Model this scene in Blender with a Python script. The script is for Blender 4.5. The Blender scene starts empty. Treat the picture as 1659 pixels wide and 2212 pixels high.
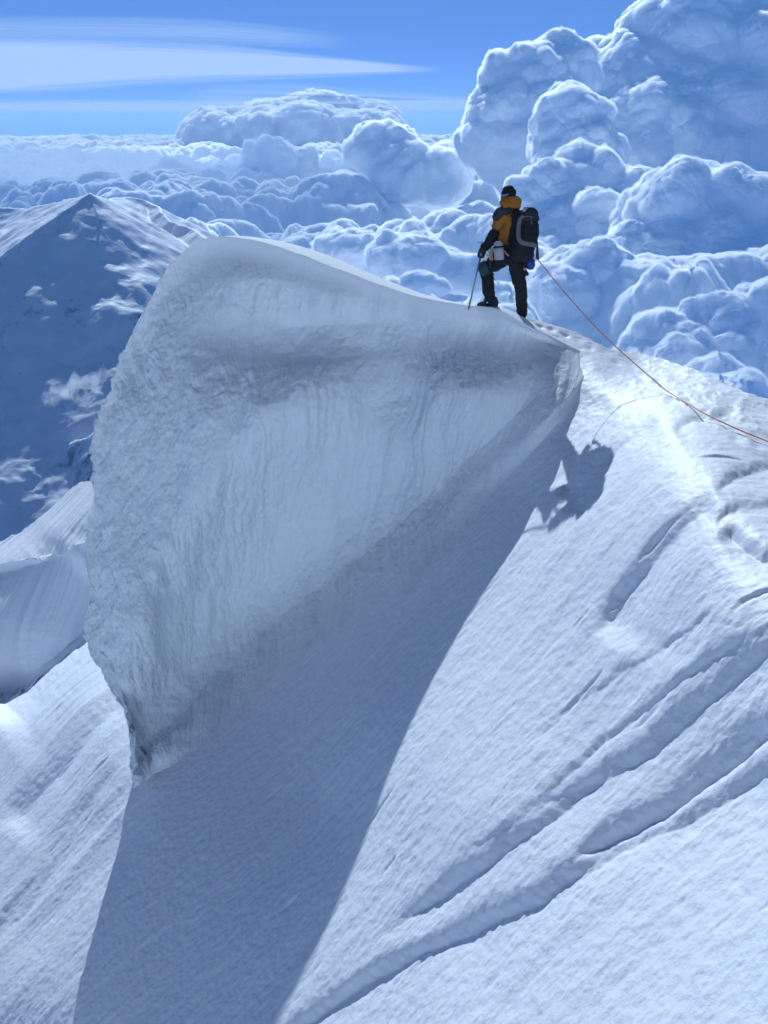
import bpy, bmesh, math, random
import numpy as np
from mathutils import Vector, Matrix

# ---------------------------------------------------------------- camera, sky, sun, exposure
SC = bpy.context.scene
COL = SC.collection
PITCH = math.radians(18.69)
SUN_AZ, SUN_EL = math.radians(-8), math.radians(33)      # azimuth from +Y towards +X
cam_d = bpy.data.cameras.new('camera')
cam = bpy.data.objects.new('camera', cam_d)
COL.objects.link(cam)
cam.location = (0, 0, 0)
cam.rotation_euler = (math.pi/2 - PITCH, 0, 0)
cam_d.sensor_fit = 'HORIZONTAL'
cam_d.sensor_width = 36
F = 2530.0                      # focal length in units of a 1659 x 2212 picture
cam_d.lens = 36*F/1659
cam_d.clip_start = 0.1
cam_d.clip_end = 400000
SC.camera = cam
SC.render.resolution_x, SC.render.resolution_y = 768, 1024

world = bpy.data.worlds.new('World')
SC.world = world
world.use_nodes = True
wn = world.node_tree
bg = wn.nodes['Background']
sky = wn.nodes.new('ShaderNodeTexSky')
sky.sky_type = 'NISHITA'
sky.sun_disc = False
sky.sun_elevation = SUN_EL
sky.sun_rotation = SUN_AZ
sky.altitude = 9000
sky.air_density = 0.36
sky.dust_density = 0.0
sky.ozone_density = 4.5
tint = wn.nodes.new('ShaderNodeMixRGB'); tint.blend_type = 'MULTIPLY'; tint.inputs[0].default_value = 1; tint.inputs[2].default_value = (1.08, 0.97, .94, 1)
wn.links.new(sky.outputs['Color'], tint.inputs[1]); wn.links.new(tint.outputs[0], bg.inputs['Color'])
bg.inputs['Strength'].default_value = 0.14

sun_d = bpy.data.lights.new('sun', 'SUN')
sun_d.energy = 4.9
sun_d.angle = math.radians(0.53)
sun_d.color = (0.76, 0.89, 1.0)
sun = bpy.data.objects.new('sun', sun_d)
COL.objects.link(sun)
SUNV = Vector((math.sin(SUN_AZ)*math.cos(SUN_EL), math.cos(SUN_AZ)*math.cos(SUN_EL), math.sin(SUN_EL)))
sun.rotation_euler = SUNV.to_track_quat('Z', 'Y').to_euler()

SC.view_settings.view_transform = 'Standard'
SC.view_settings.look = 'None'
SC.view_settings.exposure = 0.0
SC.view_settings.gamma = 1.0
SC.cycles.use_denoising = True
SC.cycles.max_bounces = 12
SC.cycles.diffuse_bounces = 4
SC.cycles.volume_bounces = 10
SC.cycles.transparent_max_bounces = 12
SC.render.engine = 'CYCLES'

# ---------------------------------------------------------------- helpers
CX, CY = 829.5, 1106.0
cp, sp = math.cos(PITCH), math.sin(PITCH)
S = 1.27                        # metres per unit of the surveyed depths

def ray(px, py):
    """direction (depth 1 along the camera axis) through a point of the picture"""
    u = (np.asarray(px, float)-CX)/F
    v = (CY-np.asarray(py, float))/F
    return np.stack([u+0*v, cp+v*sp+0*u, -sp+v*cp+0*u], -1)

def at(px, py, d):
    return Vector(ray(px, py)*d)

def rnd(seed): return np.random.default_rng(seed)

_perm = rnd(7).permutation(256).astype(np.int64)
_perm = np.concatenate([_perm, _perm, _perm])
_g = rnd(11).normal(size=(256, 3)); _g /= np.linalg.norm(_g, axis=1)[:, None]
_g = _g.astype(np.float32)
_cell = rnd(5).random((256, 3)).astype(np.float32)

def _hash(i, j, k): return _perm[_perm[_perm[i & 255]+(j & 255)]+(k & 255)]

def noise3(P):
    out = np.empty(len(P), np.float32)
    for a in range(0, len(P), 200000):
        q = P[a:a+200000]; fl = np.floor(q); i = fl.astype(np.int64); f = (q-fl).astype(np.float32)
        w = f*f*f*(f*(f*6-15)+10); r = 0
        for dx in (0, 1):
            wx = w[:, 0] if dx else 1-w[:, 0]
            for dy in (0, 1):
                wy = w[:, 1] if dy else 1-w[:, 1]
                for dz in (0, 1):
                    wz = w[:, 2] if dz else 1-w[:, 2]
                    g = _g[_hash(i[:, 0]+dx, i[:, 1]+dy, i[:, 2]+dz)]
                    r = r + wx*wy*wz*(g[:, 0]*(f[:, 0]-dx)+g[:, 1]*(f[:, 1]-dy)+g[:, 2]*(f[:, 2]-dz))
        out[a:a+200000] = r*1.5
    return out

def fbm(P, n=4, lac=2.03, gain=0.5, ridged=False):
    r = 0; a = 1.0; P = np.asarray(P, float)
    for o in range(n):
        v = noise3(P+17.3*o)
        if ridged: v = 1-2*np.abs(v)*1.4
        r = r+a*v; a *= gain; P = P*lac
    return r

def worley(P, jit=0.9):
    """distance to the nearest scattered point"""
    out = np.empty(len(P), np.float32)
    for a in range(0, len(P), 200000):
        q = P[a:a+200000]; i = np.floor(q).astype(np.int64); f = (q-i).astype(np.float32)
        best = np.full(len(q), 9.0, np.float32)
        for dx in (-1, 0, 1):
            for dy in (-1, 0, 1):
                for dz in (-1, 0, 1):
                    c = _cell[_hash(i[:, 0]+dx, i[:, 1]+dy, i[:, 2]+dz)]*jit
                    d = (dx+c[:, 0]-f[:, 0])**2+(dy+c[:, 1]-f[:, 1])**2+(dz+c[:, 2]-f[:, 2])**2
                    best = np.minimum(best, d)
        out[a:a+200000] = np.sqrt(best)
    return out

def smooth(x, a, b):
    t = np.clip((x-a)/(b-a), 0, 1); return t*t*(3-2*t)

def spline(pts, n):
    """n points along a smooth curve through pts, even in length"""
    P = np.array(pts, float); m = len(P)
    Q = np.vstack([2*P[0]-P[1], P, 2*P[-1]-P[-2]]); out = []
    for k in range(m-1):
        t = np.linspace(0, 1, 40, endpoint=False)[:, None]
        a, b, c, d = Q[k:k+4]
        out.append(0.5*((2*b)+(c-a)*t+(2*a-5*b+4*c-d)*t*t+(3*b-a-3*c+d)*t**3))
    out = np.vstack(out+[P[-1:]])
    L = np.concatenate([[0], np.cumsum(np.linalg.norm(np.diff(out, axis=0), axis=1))])
    s = np.linspace(0, L[-1], n)
    return np.stack([np.interp(s, L, out[:, k]) for k in range(P.shape[1])], 1)

def tps(pts, sm=0.0):
    """smooth sheet of inverse depth through surveyed points (px, py, depth)"""
    A = np.array(pts, float); X = A[:, :2]/1000; w = 1/A[:, 2]; n = len(X)
    def U(r2): return 0.5*r2*np.log(r2+1e-12)
    r2 = ((X[:, None]-X[None])**2).sum(-1)
    M = np.zeros((n+3, n+3)); M[:n, :n] = U(r2)+sm*np.eye(n); M[:n, n] = 1; M[:n, n+1:] = X
    M[n, :n] = 1; M[n+1:, :n] = X.T
    c = np.linalg.solve(M, np.concatenate([w, [0, 0, 0]]))
    def f(px, py):
        x = np.asarray(px, float).ravel()/1000; y = np.asarray(py, float).ravel()/1000
        r = c[n]+c[n+1]*x+c[n+2]*y
        for k in range(n): r += c[k]*U((x-X[k, 0])**2+(y-X[k, 1])**2)
        return r.reshape(np.shape(px))
    return f

def polydist(px, py, line):
    """signed distance to a polyline (positive above it in the picture), and how far along it"""
    L = np.array(line, float); best = np.full(px.shape, 1e9); sg = np.zeros(px.shape); al = np.zeros(px.shape)
    tot = np.concatenate([[0], np.cumsum(np.linalg.norm(np.diff(L, axis=0), axis=1))])
    for k in range(len(L)-1):
        a, b = L[k], L[k+1]; d = b-a; n2 = (d**2).sum()
        t = np.clip(((px-a[0])*d[0]+(py-a[1])*d[1])/n2, 0, 1)
        qx = px-(a[0]+t*d[0]); qy = py-(a[1]+t*d[1]); dd = np.hypot(qx, qy)
        m = dd < best
        best = np.where(m, dd, best)
        yl = a[1]+(px-a[0])*d[1]/(d[0] if abs(d[0]) > 1e-6 else 1e-6)
        sg = np.where(m, np.where(py < yl, 1.0, -1.0), sg); al = np.where(m, (tot[k]+t*np.sqrt(n2))/tot[-1], al)
    return best*sg, al

def grid_faces(nr, nc, off=0):
    i = np.arange(nr-1)[:, None]*nc+np.arange(nc-1)[None]
    return np.stack([i, i+1, i+nc+1, i+nc], -1).reshape(-1, 4)+off

def make_mesh(name, V, Q, uv=None, smooth_shade=True):
    me = bpy.data.meshes.new(name)
    V = np.asarray(V, np.float32).reshape(-1, 3); Q = np.asarray(Q, np.int32); k = Q.shape[1]
    me.vertices.add(len(V)); me.vertices.foreach_set('co', V.ravel())
    me.loops.add(Q.size); me.loops.foreach_set('vertex_index', Q.ravel())
    me.polygons.add(len(Q)); me.polygons.foreach_set('loop_start', np.arange(len(Q), dtype=np.int32)*k)
    me.polygons.foreach_set('use_smooth', np.full(len(Q), smooth_shade))
    me.update(calc_edges=True)
    if uv is not None:
        l = me.uv_layers.new(name='UVMap'); l.data.foreach_set('uv', np.asarray(uv, np.float32)[Q.ravel()].ravel())
    return me

def vnormals(me):
    n = np.empty(len(me.vertices)*3, np.float32); me.vertices.foreach_get('normal', n); return n.reshape(-1, 3)

def set_co(me, V):
    me.vertices.foreach_set('co', np.asarray(V, np.float32).ravel()); me.update()

def get_co(me):
    v = np.empty(len(me.vertices)*3, np.float32); me.vertices.foreach_get('co', v); return v.reshape(-1, 3)

def link(name, me, mat=None, parent=None, loc=None):
    o = bpy.data.objects.new(name, me); COL.objects.link(o)
    if mat is not None and me is not None: me.materials.append(mat)
    if parent is not None: o.parent = parent
    if loc is not None: o.location = loc
    return o

def tag(o, label=None, cat=None, group=None, kind=None):
    for k, v in (('label', label), ('category', cat), ('group', group), ('kind', kind)):
        if v: o[k] = v
    return o

# ---------------------------------------------------------------- materials
def mat(name, col, rough=0.6, spec=0.3, **kw):
    m = bpy.data.materials.new(name); m.use_nodes = True
    b = m.node_tree.nodes['Principled BSDF']
    b.inputs['Base Color'].default_value = (*col, 1); b.inputs['Roughness'].default_value = rough
    b.inputs['Specular IOR Level'].default_value = spec
    for k, v in kw.items(): b.inputs[k.replace('_', ' ')].default_value = v
    return m

def add_bump(m, layers, coord='Object'):
    """layers: (scale, detail, strength, distance, stretch xyz)"""
    nt = m.node_tree; b = nt.nodes['Principled BSDF']; tc = nt.nodes.new('ShaderNodeTexCoord'); prev = None
    for sc_, det, st, dist, stretch in layers:
        mp = nt.nodes.new('ShaderNodeMapping'); mp.inputs['Scale'].default_value = stretch
        no = nt.nodes.new('ShaderNodeTexNoise'); no.inputs['Scale'].default_value = sc_; no.inputs['Detail'].default_value = det
        bu = nt.nodes.new('ShaderNodeBump'); bu.inputs['Strength'].default_value = st; bu.inputs['Distance'].default_value = dist
        nt.links.new(tc.outputs[coord], mp.inputs['Vector']); nt.links.new(mp.outputs[0], no.inputs['Vector'])
        nt.links.new(no.outputs[0], bu.inputs['Height'])
        if prev: nt.links.new(prev.outputs[0], bu.inputs['Normal'])
        prev = bu
    nt.links.new(prev.outputs[0], b.inputs['Normal'])
    return m
# ---------------------------------------------------------------- snow slope of the ridge
SNOW = mat('wind_packed_snow', (0.84, 0.87, 0.93), 0.55, 0.25)
add_bump(SNOW, [(1.6, 3, 0.15, 0.06, (1, 1, 1)), (16, 4, 0.3, 0.016, (1, 1, 1)), (75, 2, 0.5, 0.005, (1, 1, 1))])
RIME = mat('rime_snow', (0.89, 0.94, 0.98), 0.8, 0.1)
add_bump(RIME, [(5, 3, 0.4, 0.05, (1, 1, 1)), (30, 3, 0.5, 0.015, (1, 1, 1))])

_n = RIME.node_tree; _t = _n.nodes.new('ShaderNodeBsdfTranslucent'); _t.inputs[0].default_value = (.90, .94, .97, 1)
_m = _n.nodes.new('ShaderNodeMixShader'); _m.inputs[0].default_value = .26
_n.links.new(_n.nodes['Principled BSDF'].outputs[0], _m.inputs[1]); _n.links.new(_t.outputs[0], _m.inputs[2]); _n.links.new(_m.outputs[0], _n.nodes['Material Output'].inputs[0])

M_PTS = [(1659, 2212, 5.0), (2200, 2212, 3.9), (2200, 2800, 3.4), (1659, 2800, 4.1), (1100, 2212, 6.7), (1100, 2800, 5.3), (520, 2212, 10.0), (520, 2800, 7.8),
         (150, 2212, 12.4), (150, 2800, 10.5), (-500, 2212, 22), (-500, 2800, 17), (290, 1700, 14.5), (700, 1750, 11.2), (1000, 1750, 8.6), (1350, 1750, 7.0), (1659, 1700, 6.1),
         (1000, 1330, 11.1), (1130, 1190, 10.8), (1200, 1090, 10.8), (1250, 880, 12.0), (1659, 1350, 6.8), (1350, 1350, 8.2), (1550, 1050, 8.4), (1350, 1050, 9.6),
         (1659, 1180, 7.5), (1659, 1000, 9.2), (1659, 863, 11.2), (1450, 900, 10.3), (1400, 768, 13.4), (1237, 716, 13.3), (1125, 686, 13.45), (1290, 790, 12.5), (2200, 1050, 8.8), (2200, 1500, 5.0),
         (0, 2212, 13.7), (0, 1900, 16.2), (0, 1650, 19.6), (170, 1500, 18.2), (200, 1350, 22), (0, 1400, 26.5), (200, 1060, 38), (0, 1170, 48), (-500, 1420, 75), (-500, 1800, 34),
         (1100, 1050, 12.3), (1000, 690, 14.2), (600, 1100, 19)]
W_T = tps(M_PTS, 2e-4)
def W_M(px, py):
    # the spur to the left falls in a steep step that turns away from the sun
    w = W_T(px, py); m = 1-smooth(px, 225, 300)
    for y0, y1, k, a in ((1215, 1470, .62, .0165),):
        ys, ye = y0-.28*px, y1-k*px
        t = np.clip((py-ys)/np.maximum(ye-ys, 20), 0, 1)
        w = w-m*a*np.where(py < ye, t, np.exp(-np.maximum(py-ye, 0)/34.))*np.clip((ye-ys)/(y1-y0), .15, 1)
    return w
TOP = [(-500, 1425), (-250, 1310), (0, 1168), (60, 1140), (110, 1100), (150, 1062), (175, 1043), (200, 1040), (240, 1055), (300, 1100), (420, 1120), (700, 900), (930, 735),
       (1010, 698), (1060, 683), (1082, 675), (1138, 686), (1237, 716), (1319, 754), (1390, 765), (1460, 785), (1542, 817), (1620, 853), (1659, 863), (1900, 950), (2200, 1060)]
SNY = np.array([-.62, 0.0, -.78])     # fall line

def slope_relief(px, py, P):
    """height (metres, along the normal) of creases, flutings and grain"""
    h = np.zeros(px.shape)
    a = P @ SNY; c = P[..., 1]; e = P @ np.array([.78, 0, -.62])
    A = np.stack([c, a*0.16, e*0.3], -1).reshape(-1, 3)
    near = smooth(px, 250, 700)
    st = fbm(A*1.6, 3).reshape(px.shape)
    st2 = fbm(A*7+40, 3).reshape(px.shape)
    B = np.stack([c, a*0.42, e*0.6], -1).reshape(-1, 3)
    st3 = fbm(B*24, 2).reshape(px.shape); st4 = fbm(B*10+70, 3).reshape(px.shape)
    patch = smooth(fbm(P.reshape(-1, 3)*[.9, .9, .5]+60, 3).reshape(px.shape), -.35, .45)
    # short wind-cut nicks and crusty scales
    nick = np.clip(fbm(A*[5, 7, 5]+90, 2).reshape(px.shape)-.62, 0, 1)*smooth(noise3(P.reshape(-1, 3)*.8+33).reshape(px.shape), -.1, .3)
    crust = np.clip(fbm(P.reshape(-1, 3)*[7, 7, 5]+12, 4, gain=.6).reshape(px.shape), -.2, 1)*(1-smooth(px-0.75*(2212-py)*0-py*.35, 700, 1250))
    h += st*0.014*near+st2*0.004*patch+st3*0.0024*(1.2-patch)+st4*0.0035*(1.1-.7*patch)-nick*.10+crust*.004
    h *= 1-.55*smooth(py+0.62*px, 2720, 3000)
    iso = fbm(P.reshape(-1, 3)*9, 3).reshape(px.shape)
    h += iso*0.006
    far = 1-smooth(px, 230, 420)
    up = 1-smooth(py, 1380, 1620)
    fl = fbm(np.stack([c*0.55, a*0.06, e*0.1], -1).reshape(-1, 3)+9, 4, ridged=True).reshape(px.shape)
    h += fl*far*(0.022+0.03*up)*1.0
    # creases: polyline, depth, width above, width below
    wob = 7*noise3(np.stack([px/70, py/70, 0*px], -1).reshape(-1, 3)).reshape(px.shape)+2.5*noise3(np.stack([px/17, py/17, 0*px+3], -1).reshape(-1, 3)).reshape(px.shape)
    for line, amp, wu, wd in CREASES:
        d, al = polydist(px, py+wob, line)
        fade = np.clip(np.minimum(al/0.16, (1-al)/0.16), 0, 1)
        fade = fade*fade*(3-2*fade)
        w2 = wu*(0.35+0.9*np.clip(1-al, 0, 1)) if wu > 20 else wu
        h -= amp*fade*np.where(d > 0, np.exp(-(np.abs(d)/w2)**1.6), np.exp(-np.abs(d)/wd))
    for fx, fy, fr in PRINTS:
        q = ((px-fx)/fr)**2+((py-fy-(px-fx)*.35)/(fr*.5))**2
        h -= .03*np.exp(-q)*(.4+.6*((fx*7+fy*3) % 11)/11)
    return h

PRINTS = [(1168, 706, 8), (1192, 712, 9), (1222, 726, 9), (1250, 733, 10), (1275, 752, 10), (1308, 758, 10), (1330, 782, 11), (1368, 790, 11), (1385, 818, 12), (1425, 826, 12), (1448, 856, 13), (1492, 868, 13),
          (1515, 900, 14), (1560, 908, 14), (1590, 946, 15), (1635, 960, 15)]
CREASES = [
    ([(1760, 1300), (1659, 1385), (1560, 1470), (1480, 1540), (1400, 1615), (1330, 1655), (1250, 1700), (1180, 1760), (1100, 1815), (1020, 1870), (900, 1960), (800, 2040)], 0.095, 28, 170),
    ([(1800, 1560), (1659, 1640), (1560, 1700), (1450, 1765), (1350, 1800), (1280, 1842), (1200, 1890), (1150, 1930), (1050, 1975), (900, 2050), (760, 2130), (620, 2225), (520, 2300)], 0.10, 26, 240),
    ([(1700, 1540), (1600, 1600), (1540, 1650), (1480, 1690), (1400, 1745), (1300, 1790), (1210, 1850)], 0.11, 36, 20),
    ([(1640, 1350), (1560, 1400), (1470, 1465), (1380, 1540), (1300, 1600), (1200, 1690), (1120, 1770)], 0.035, 9, 60),
    ([(1560, 1300), (1420, 1400), (1250, 1520), (1130, 1620)], 0.02, 7, 60),
    ([(1300, 1660), (1150, 1740), (1000, 1850)], 0.02, 7, 50),
    ([(1700, 1210), (1640, 1190), (1600, 1160), (1560, 1120)], 0.09, 16, 30),
    ([(1700, 1000), (1640, 1010), (1590, 1030), (1540, 1060)], 0.05, 12, 40),
    ([(1700, 1085), (1600, 1090), (1530, 1120)], 0.04, 10, 40),
    ([(1600, 890), (1500, 905), (1450, 930)], 0.04, 10, 30),
    ([(1560, 1040), (1480, 1110), (1400, 1200), (1330, 1290), (1280, 1390)], 0.10, 26, 130),
    ([(1320, 850), (1290, 900), (1250, 960), (1225, 1020), (1215, 1080)], 0.05, 34, 24),
    ([(1430, 900), (1350, 950), (1290, 1000), (1240, 1060), (1210, 1110)], 0.05, 22, 30),
    # the spur to the left, beyond the ice face
    ([(230, 1250), (150, 1330), (90, 1390), (30, 1450), (-60, 1520)], 0.9, 100, 60),
    ([(280, 1470), (200, 1560), (120, 1670), (0, 1800)], 0.14, 20, 60),
    ([(260, 1120), (160, 1160), (60, 1210), (-60, 1250)], 0.35, 20, 40),
    ([(250, 1640), (180, 1760), (100, 1890), (0, 2060)], 0.05, 12, 60),
    ([(200, 1700), (120, 1830), (30, 1960), (-60, 2080)], 0.05, 12, 60),
]

def build_slope():
    nc, nr, nb = 900, 940, 60
    xs = np.concatenate([np.linspace(-500, -30, 60, endpoint=False), np.linspace(-30, 1690, 760, endpoint=False), np.linspace(1690, 2200, 80)])
    T = np.array(TOP, float); yt = np.interp(xs, T[:, 0], T[:, 1])
    yt += 2.5*noise3(np.stack([xs/40, 0*xs, 0*xs], -1))+1.5*noise3(np.stack([xs/9, 0*xs, 0*xs], -1))
    t = np.linspace(0, 1, nr)**1.15
    PX = np.broadcast_to(xs, (nr, len(xs))).copy(); nc = len(xs)
    PY = yt[None]+(2650-yt[None])*t[:, None]
    W = np.maximum(W_M(PX, PY), 0.008)
    V = ray(PX, PY)*(S/W)[..., None]
    # the far side of the crest
    q = np.linspace(0, 1, nb+1)[1:][::-1]**1.6
    back = np.array([0.35, 0.80, -0.42]); sc = (S/W[0])[None, :, None]
    top = V[0][None]
    B = top+back*(q[:, None, None]*3.0*sc)+np.array([0, 0, -1.0])*(q[:, None, None]**2*1.2*sc)
    A = np.concatenate([B, V]); PXa = np.concatenate([np.repeat(PX[:1], nb, 0), PX]); PYa = np.concatenate([np.repeat(PY[:1], nb, 0), PY])
    me = make_mesh('mountain_slope', A, grid_faces(nr+nb, nc)[:, ::-1])
    N = vnormals(me).reshape(nr+nb, nc, 3)
    if (N[nb+300, 600] @ V[300, 600]) > 0: N = -N
    H = slope_relief(PXa, PYa, A)
    # the broken, trodden crust on top of the ridge to the right
    d1 = (A[..., 1] > 0)*smooth(PXa, 1300, 1400)*(1-smooth(PYa-np.interp(PXa, T[:, 0], T[:, 1]), 60, 130))
    rough = fbm(A.reshape(-1, 3)*[2.2, 1.3, 2.2]+3, 4, ridged=True).reshape(PXa.shape)
    H += d1*np.clip(rough-0.1, 0, 2)*0.018
    fadeb = np.ones((nr+nb, 1)); fadeb[:nb, 0] = 0.6
    A = A+N*(H*fadeb)[..., None]
    set_co(me, A.reshape(-1, 3))
    o = link('mountain_slope', me, SNOW)
    return tag(o, 'steep wind packed snow slope falling away below the ridge crest', kind='structure')

build_slope()

# ---------------------------------------------------------------- the overhanging ice face
K_TOP = [(291, 1702, 14.5), (283, 1600, 14.6), (262, 1490, 14.8), (232, 1420, 15.0), (188, 1385, 15.2), (196, 1280, 15.3), (188, 1160, 15.5), (205, 1060, 15.6), (203, 960, 15.7),
         (232, 860, 15.8), (262, 770, 15.9), (300, 690, 16.0), (336, 622, 16.1), (368, 570, 16.1), (410, 533, 16.1), (455, 513, 15.9), (500, 512, 15.6), (560, 522, 15.2),
         (640, 547, 14.8), (754, 591, 14.3), (868, 631, 13.8), (940, 649, 13.4), (1005, 659, 13.1), (1045, 662, 13.05), (1080, 670, 12.8), (1142, 704, 12.5), (1223, 743, 12.6), (1262, 763, 12.5), (1295, 785, 12.4)]
K_BOT = [(291, 1702, 14.5), (340, 1680, 14.0), (400, 1655, 13.5), (500, 1575, 13.1), (590, 1500, 12.9), (720, 1400, 12.7), (820, 1330, 12.5), (900, 1270, 12.4), (1010, 1160, 12.3), (1100, 1050, 12.2),
         (1180, 960, 12.0), (1235, 880, 11.9), (1270, 820, 11.95), (1295, 788, 12.0)]
K_IN = [(1050, 705, 13.12), (1105, 735, 12.85), (980, 690, 13.3), (600, 1000, 13.7), (500, 1300, 13.7), (800, 1000, 13.2), (1000, 850, 12.6), (400, 1000, 14.5), (300, 1200, 14.7), (480, 750, 15.0), (640, 730, 14.7), (760, 690, 14.3), (700, 800, 13.9),
        (830, 860, 13.75), (900, 740, 13.7), (1100, 850, 12.35), (950, 1050, 12.5), (350, 1450, 14.0), (420, 1550, 13.5), (560, 600, 15.0), (720, 640, 14.4), (300, 900, 15.2), (540, 860, 14.0)]

def build_face():
    K_BOT[:] = [(x, y, 1/float(W_M(np.array(float(x)), np.array(float(y))))) for x, y, _ in K_BOT]
    K_TOP[0] = K_BOT[0]; K_TOP[-1] = K_BOT[-1][:2]+(K_BOT[-1][2],)
    W = tps(K_TOP[::2]+K_BOT[1::2]+K_IN+[K_TOP[-1]], 1e-4)
    ns, nt, nb = 1100, 460, 50
    A = spline([p for p in K_TOP], ns); Bq = spline([p for p in K_BOT], 4000)
    # pair the two curves so that the rows run fairly straight down the face
    key = [(0, 0), (0.10, 0.02), (0.2, 0.06), (0.36, 0.14), (0.47, 0.27), (0.60, 0.50), (0.75, 0.72), (0.88, 0.86), (1, 1)]
    sB = np.interp(np.linspace(0, 1, ns), *np.array(key).T); sB = np.convolve(np.pad(sB, 60, mode='reflect', reflect_type='odd'), np.ones(121)/121, 'valid')
    sB[0] = 0; sB[-1] = 1
    Bc = np.stack([np.interp(sB, np.linspace(0, 1, 4000), Bq[:, k]) for k in range(3)], 1)
    t = np.linspace(0, 1, nt)
    # ragged edge of rime feathers
    s_ = np.arange(ns)/ns
    left = 1-smooth(s_, 0.50, 0.60)
    tg = np.gradient(A[:, :2], axis=0); tg /= np.linalg.norm(tg, axis=1)[:, None]; nrm = np.stack([tg[:, 1], -tg[:, 0]], 1); q1 = s_[:, None]*[1, 0, 0]
    teeth = 6*noise3(q1*30)+5*np.abs(noise3(q1*80+7))+2*noise3(q1*170+3)
    A[:, :2] += nrm*(teeth*smooth(s_, .04, .14)*(1-smooth(s_, .42, .52)))[:, None]*(-1 if nrm[300, 0] > 0 else 1)
    P = A[None, :, :2]*(1-t[:, None, None])+Bc[None, :, :2]*t[:, None, None]
    PX, PY = P[..., 0], P[..., 1]
    w = W(PX, PY)
    bl = smooth(t, 0.0, 0.12)[:, None]                      # exact depth on the rim
    w = w*bl+(1/A[:, 2])[None]*(1-bl)
    mel = np.maximum(smooth(t, .42, 1)[:, None]*smooth(s_, .0, .06)[None], smooth(s_, .88, 1)[None])
    WM = W_M(PX, PY); w = w*(1-mel)+WM*mel
    w = np.maximum(w, WM*(1+.022*(1-smooth(t, .86, 1))[:, None]*smooth(s_, 0, .04)[None]*(1-smooth(s_, .9, .97))[None]))
    V = ray(PX, PY)*(S/w)[..., None]
    V = V*(1-0.0018+0.0055*smooth(t, .82, 1)[:, None, None]+.02*smooth(s_, .965, 1)[None, :, None])
    # behind the rim
    q = (np.linspace(0, 1, nb+1)[1:][::-1])**1.5
    bx = np.interp(s_, [0, .08, .2, .3, .5, .62, 1], [-.1, .2, .6, .75, .6, .4, .35]); bz = np.interp(s_, [0, .3, .45, .62, 1], [-.05, -.05, .0, -.02, -.10])
    back = np.stack([bx, 0*bx+.8, bz], -1)
    L = np.interp(s_, [0, .08, .2, .5, .65, .90, .97, 1], [.3, 1.2, 5, 6, 7, 5.5, 2, .02])
    lip = np.array([0, 0.0, -1.0])
    Bk = V[0][None]+back[None]*(q[:, None, None]*L[None, :, None])+lip*(q[:, None, None]**2*3.6)*smooth(s_, .0, .3)[None, :, None]
    V2 = np.concatenate([Bk, V]); PXa = np.concatenate([np.repeat(PX[:1], nb, 0), PX]); PYa = np.concatenate([np.repeat(PY[:1], nb, 0), PY])
    me = make_mesh('ice_cornice', V2, grid_faces(nt+nb, ns))
    N = vnormals(me).reshape(nt+nb, ns, 3)
    if (N[nb+200, 600] @ V[200, 600]) > 0: N = -N
    # rime feathers fan out from the foot of the face
    ax, ay = 395, 1790
    th = np.arctan2(PXa-ax, ay-PYa); r = np.hypot(PXa-ax, PYa-ay)
    wx = 60*noise3(np.stack([PXa/300, PYa/300, 0*PXa], -1).reshape(-1, 3)).reshape(PXa.shape)
    th = th+0.035*noise3(np.stack([PXa/180, PYa/180, 0*PXa+4], -1).reshape(-1, 3)).reshape(PXa.shape)
    C = np.stack([th*(r+200)/1000*22, (r+wx)/1000*4.0, 0*r], -1).reshape(-1, 3)
    f1 = fbm(C*[.5, .6, 1], 3).reshape(PXa.shape)
    w3 = V2.reshape(-1, 3)*[1.0, 1.0, 1.0]
    Cw = C+0.35*np.stack([noise3(w3*2.1), noise3(w3*2.1+9), 0*C[:, 0]], 1)
    f2 = (0.75-worley(Cw*[1.3, 2.0, 1]+5)).reshape(PXa.shape)+0.6*(0.7-worley(Cw*[3.1, 5.2, 1]+15)).reshape(PXa.shape)+.5*fbm(Cw*[2, 2.5, 1]+3, 3).reshape(PXa.shape)
    f3 = fbm(V2.reshape(-1, 3)*2.6, 5, gain=.6).reshape(PXa.shape)
    f4 = fbm(V2.reshape(-1, 3)*[12, 12, 8], 3).reshape(PXa.shape)
    # smooth wind-scoured hollows carry less rime
    hol = np.exp(-(((PXa-620)/190)**2+((PYa-735-(PXa-620)*.08)/48)**2)**1.3)+np.exp(-(((PXa-840)/70)**2+((PYa-870)/75)**2)**1.5)+np.exp(-(((PXa-800)/170)**2+((PYa-715)/45)**2)**1.3)
    upr = np.exp(-((PYa-(545+(PXa-600)*.33))/60)**2)*smooth(PXa, 560, 760)
    hol = np.clip(hol+0.35*upr, 0, 1)*(0.85+.3*np.clip(f3, -1, 1))
    rgt = smooth(PXa, 900, 1150)
    ro = (1-0.88*hol)*(1-0.55*rgt)
    rim = np.concatenate([np.full(nb, 0.7), 0.7+0.3*smooth(t, 0, .06)])[:, None]*left[None]+(1-left[None])*0.25*np.concatenate([np.full(nb, .5), .2+.8*smooth(t, 0, .08)])[:, None]+(1-left[None])*0.6*smooth(np.concatenate([np.zeros(nb), t]), .03, .2)[:, None]
    f5 = fbm(Cw*[2.3, .75, 1]+21, 4, gain=.6)*(.6+.8*smooth(fbm(C*[.35, .5, 1]+44, 2), -.4, .5))
    f5 = f5.reshape(PXa.shape)
    H = ro*(f1*0.12+f2*0.036+f3*0.034+f4*0.014+f5*.026)*rim-0.13*hol
    H = H+0.13*hol*(1-np.concatenate([np.zeros(nb), smooth(t, .01, .12)]))[:, None]
    foot = np.concatenate([np.ones(nb), 1-.8*smooth(t, .80, 1)])[:, None]
    H = H*foot*((1-smooth(s_, .93, 1))*smooth(s_, 0, .025))[None]
    H[:nb] *= ((1-.85*smooth(q, .02, .12))[:, None])
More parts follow.
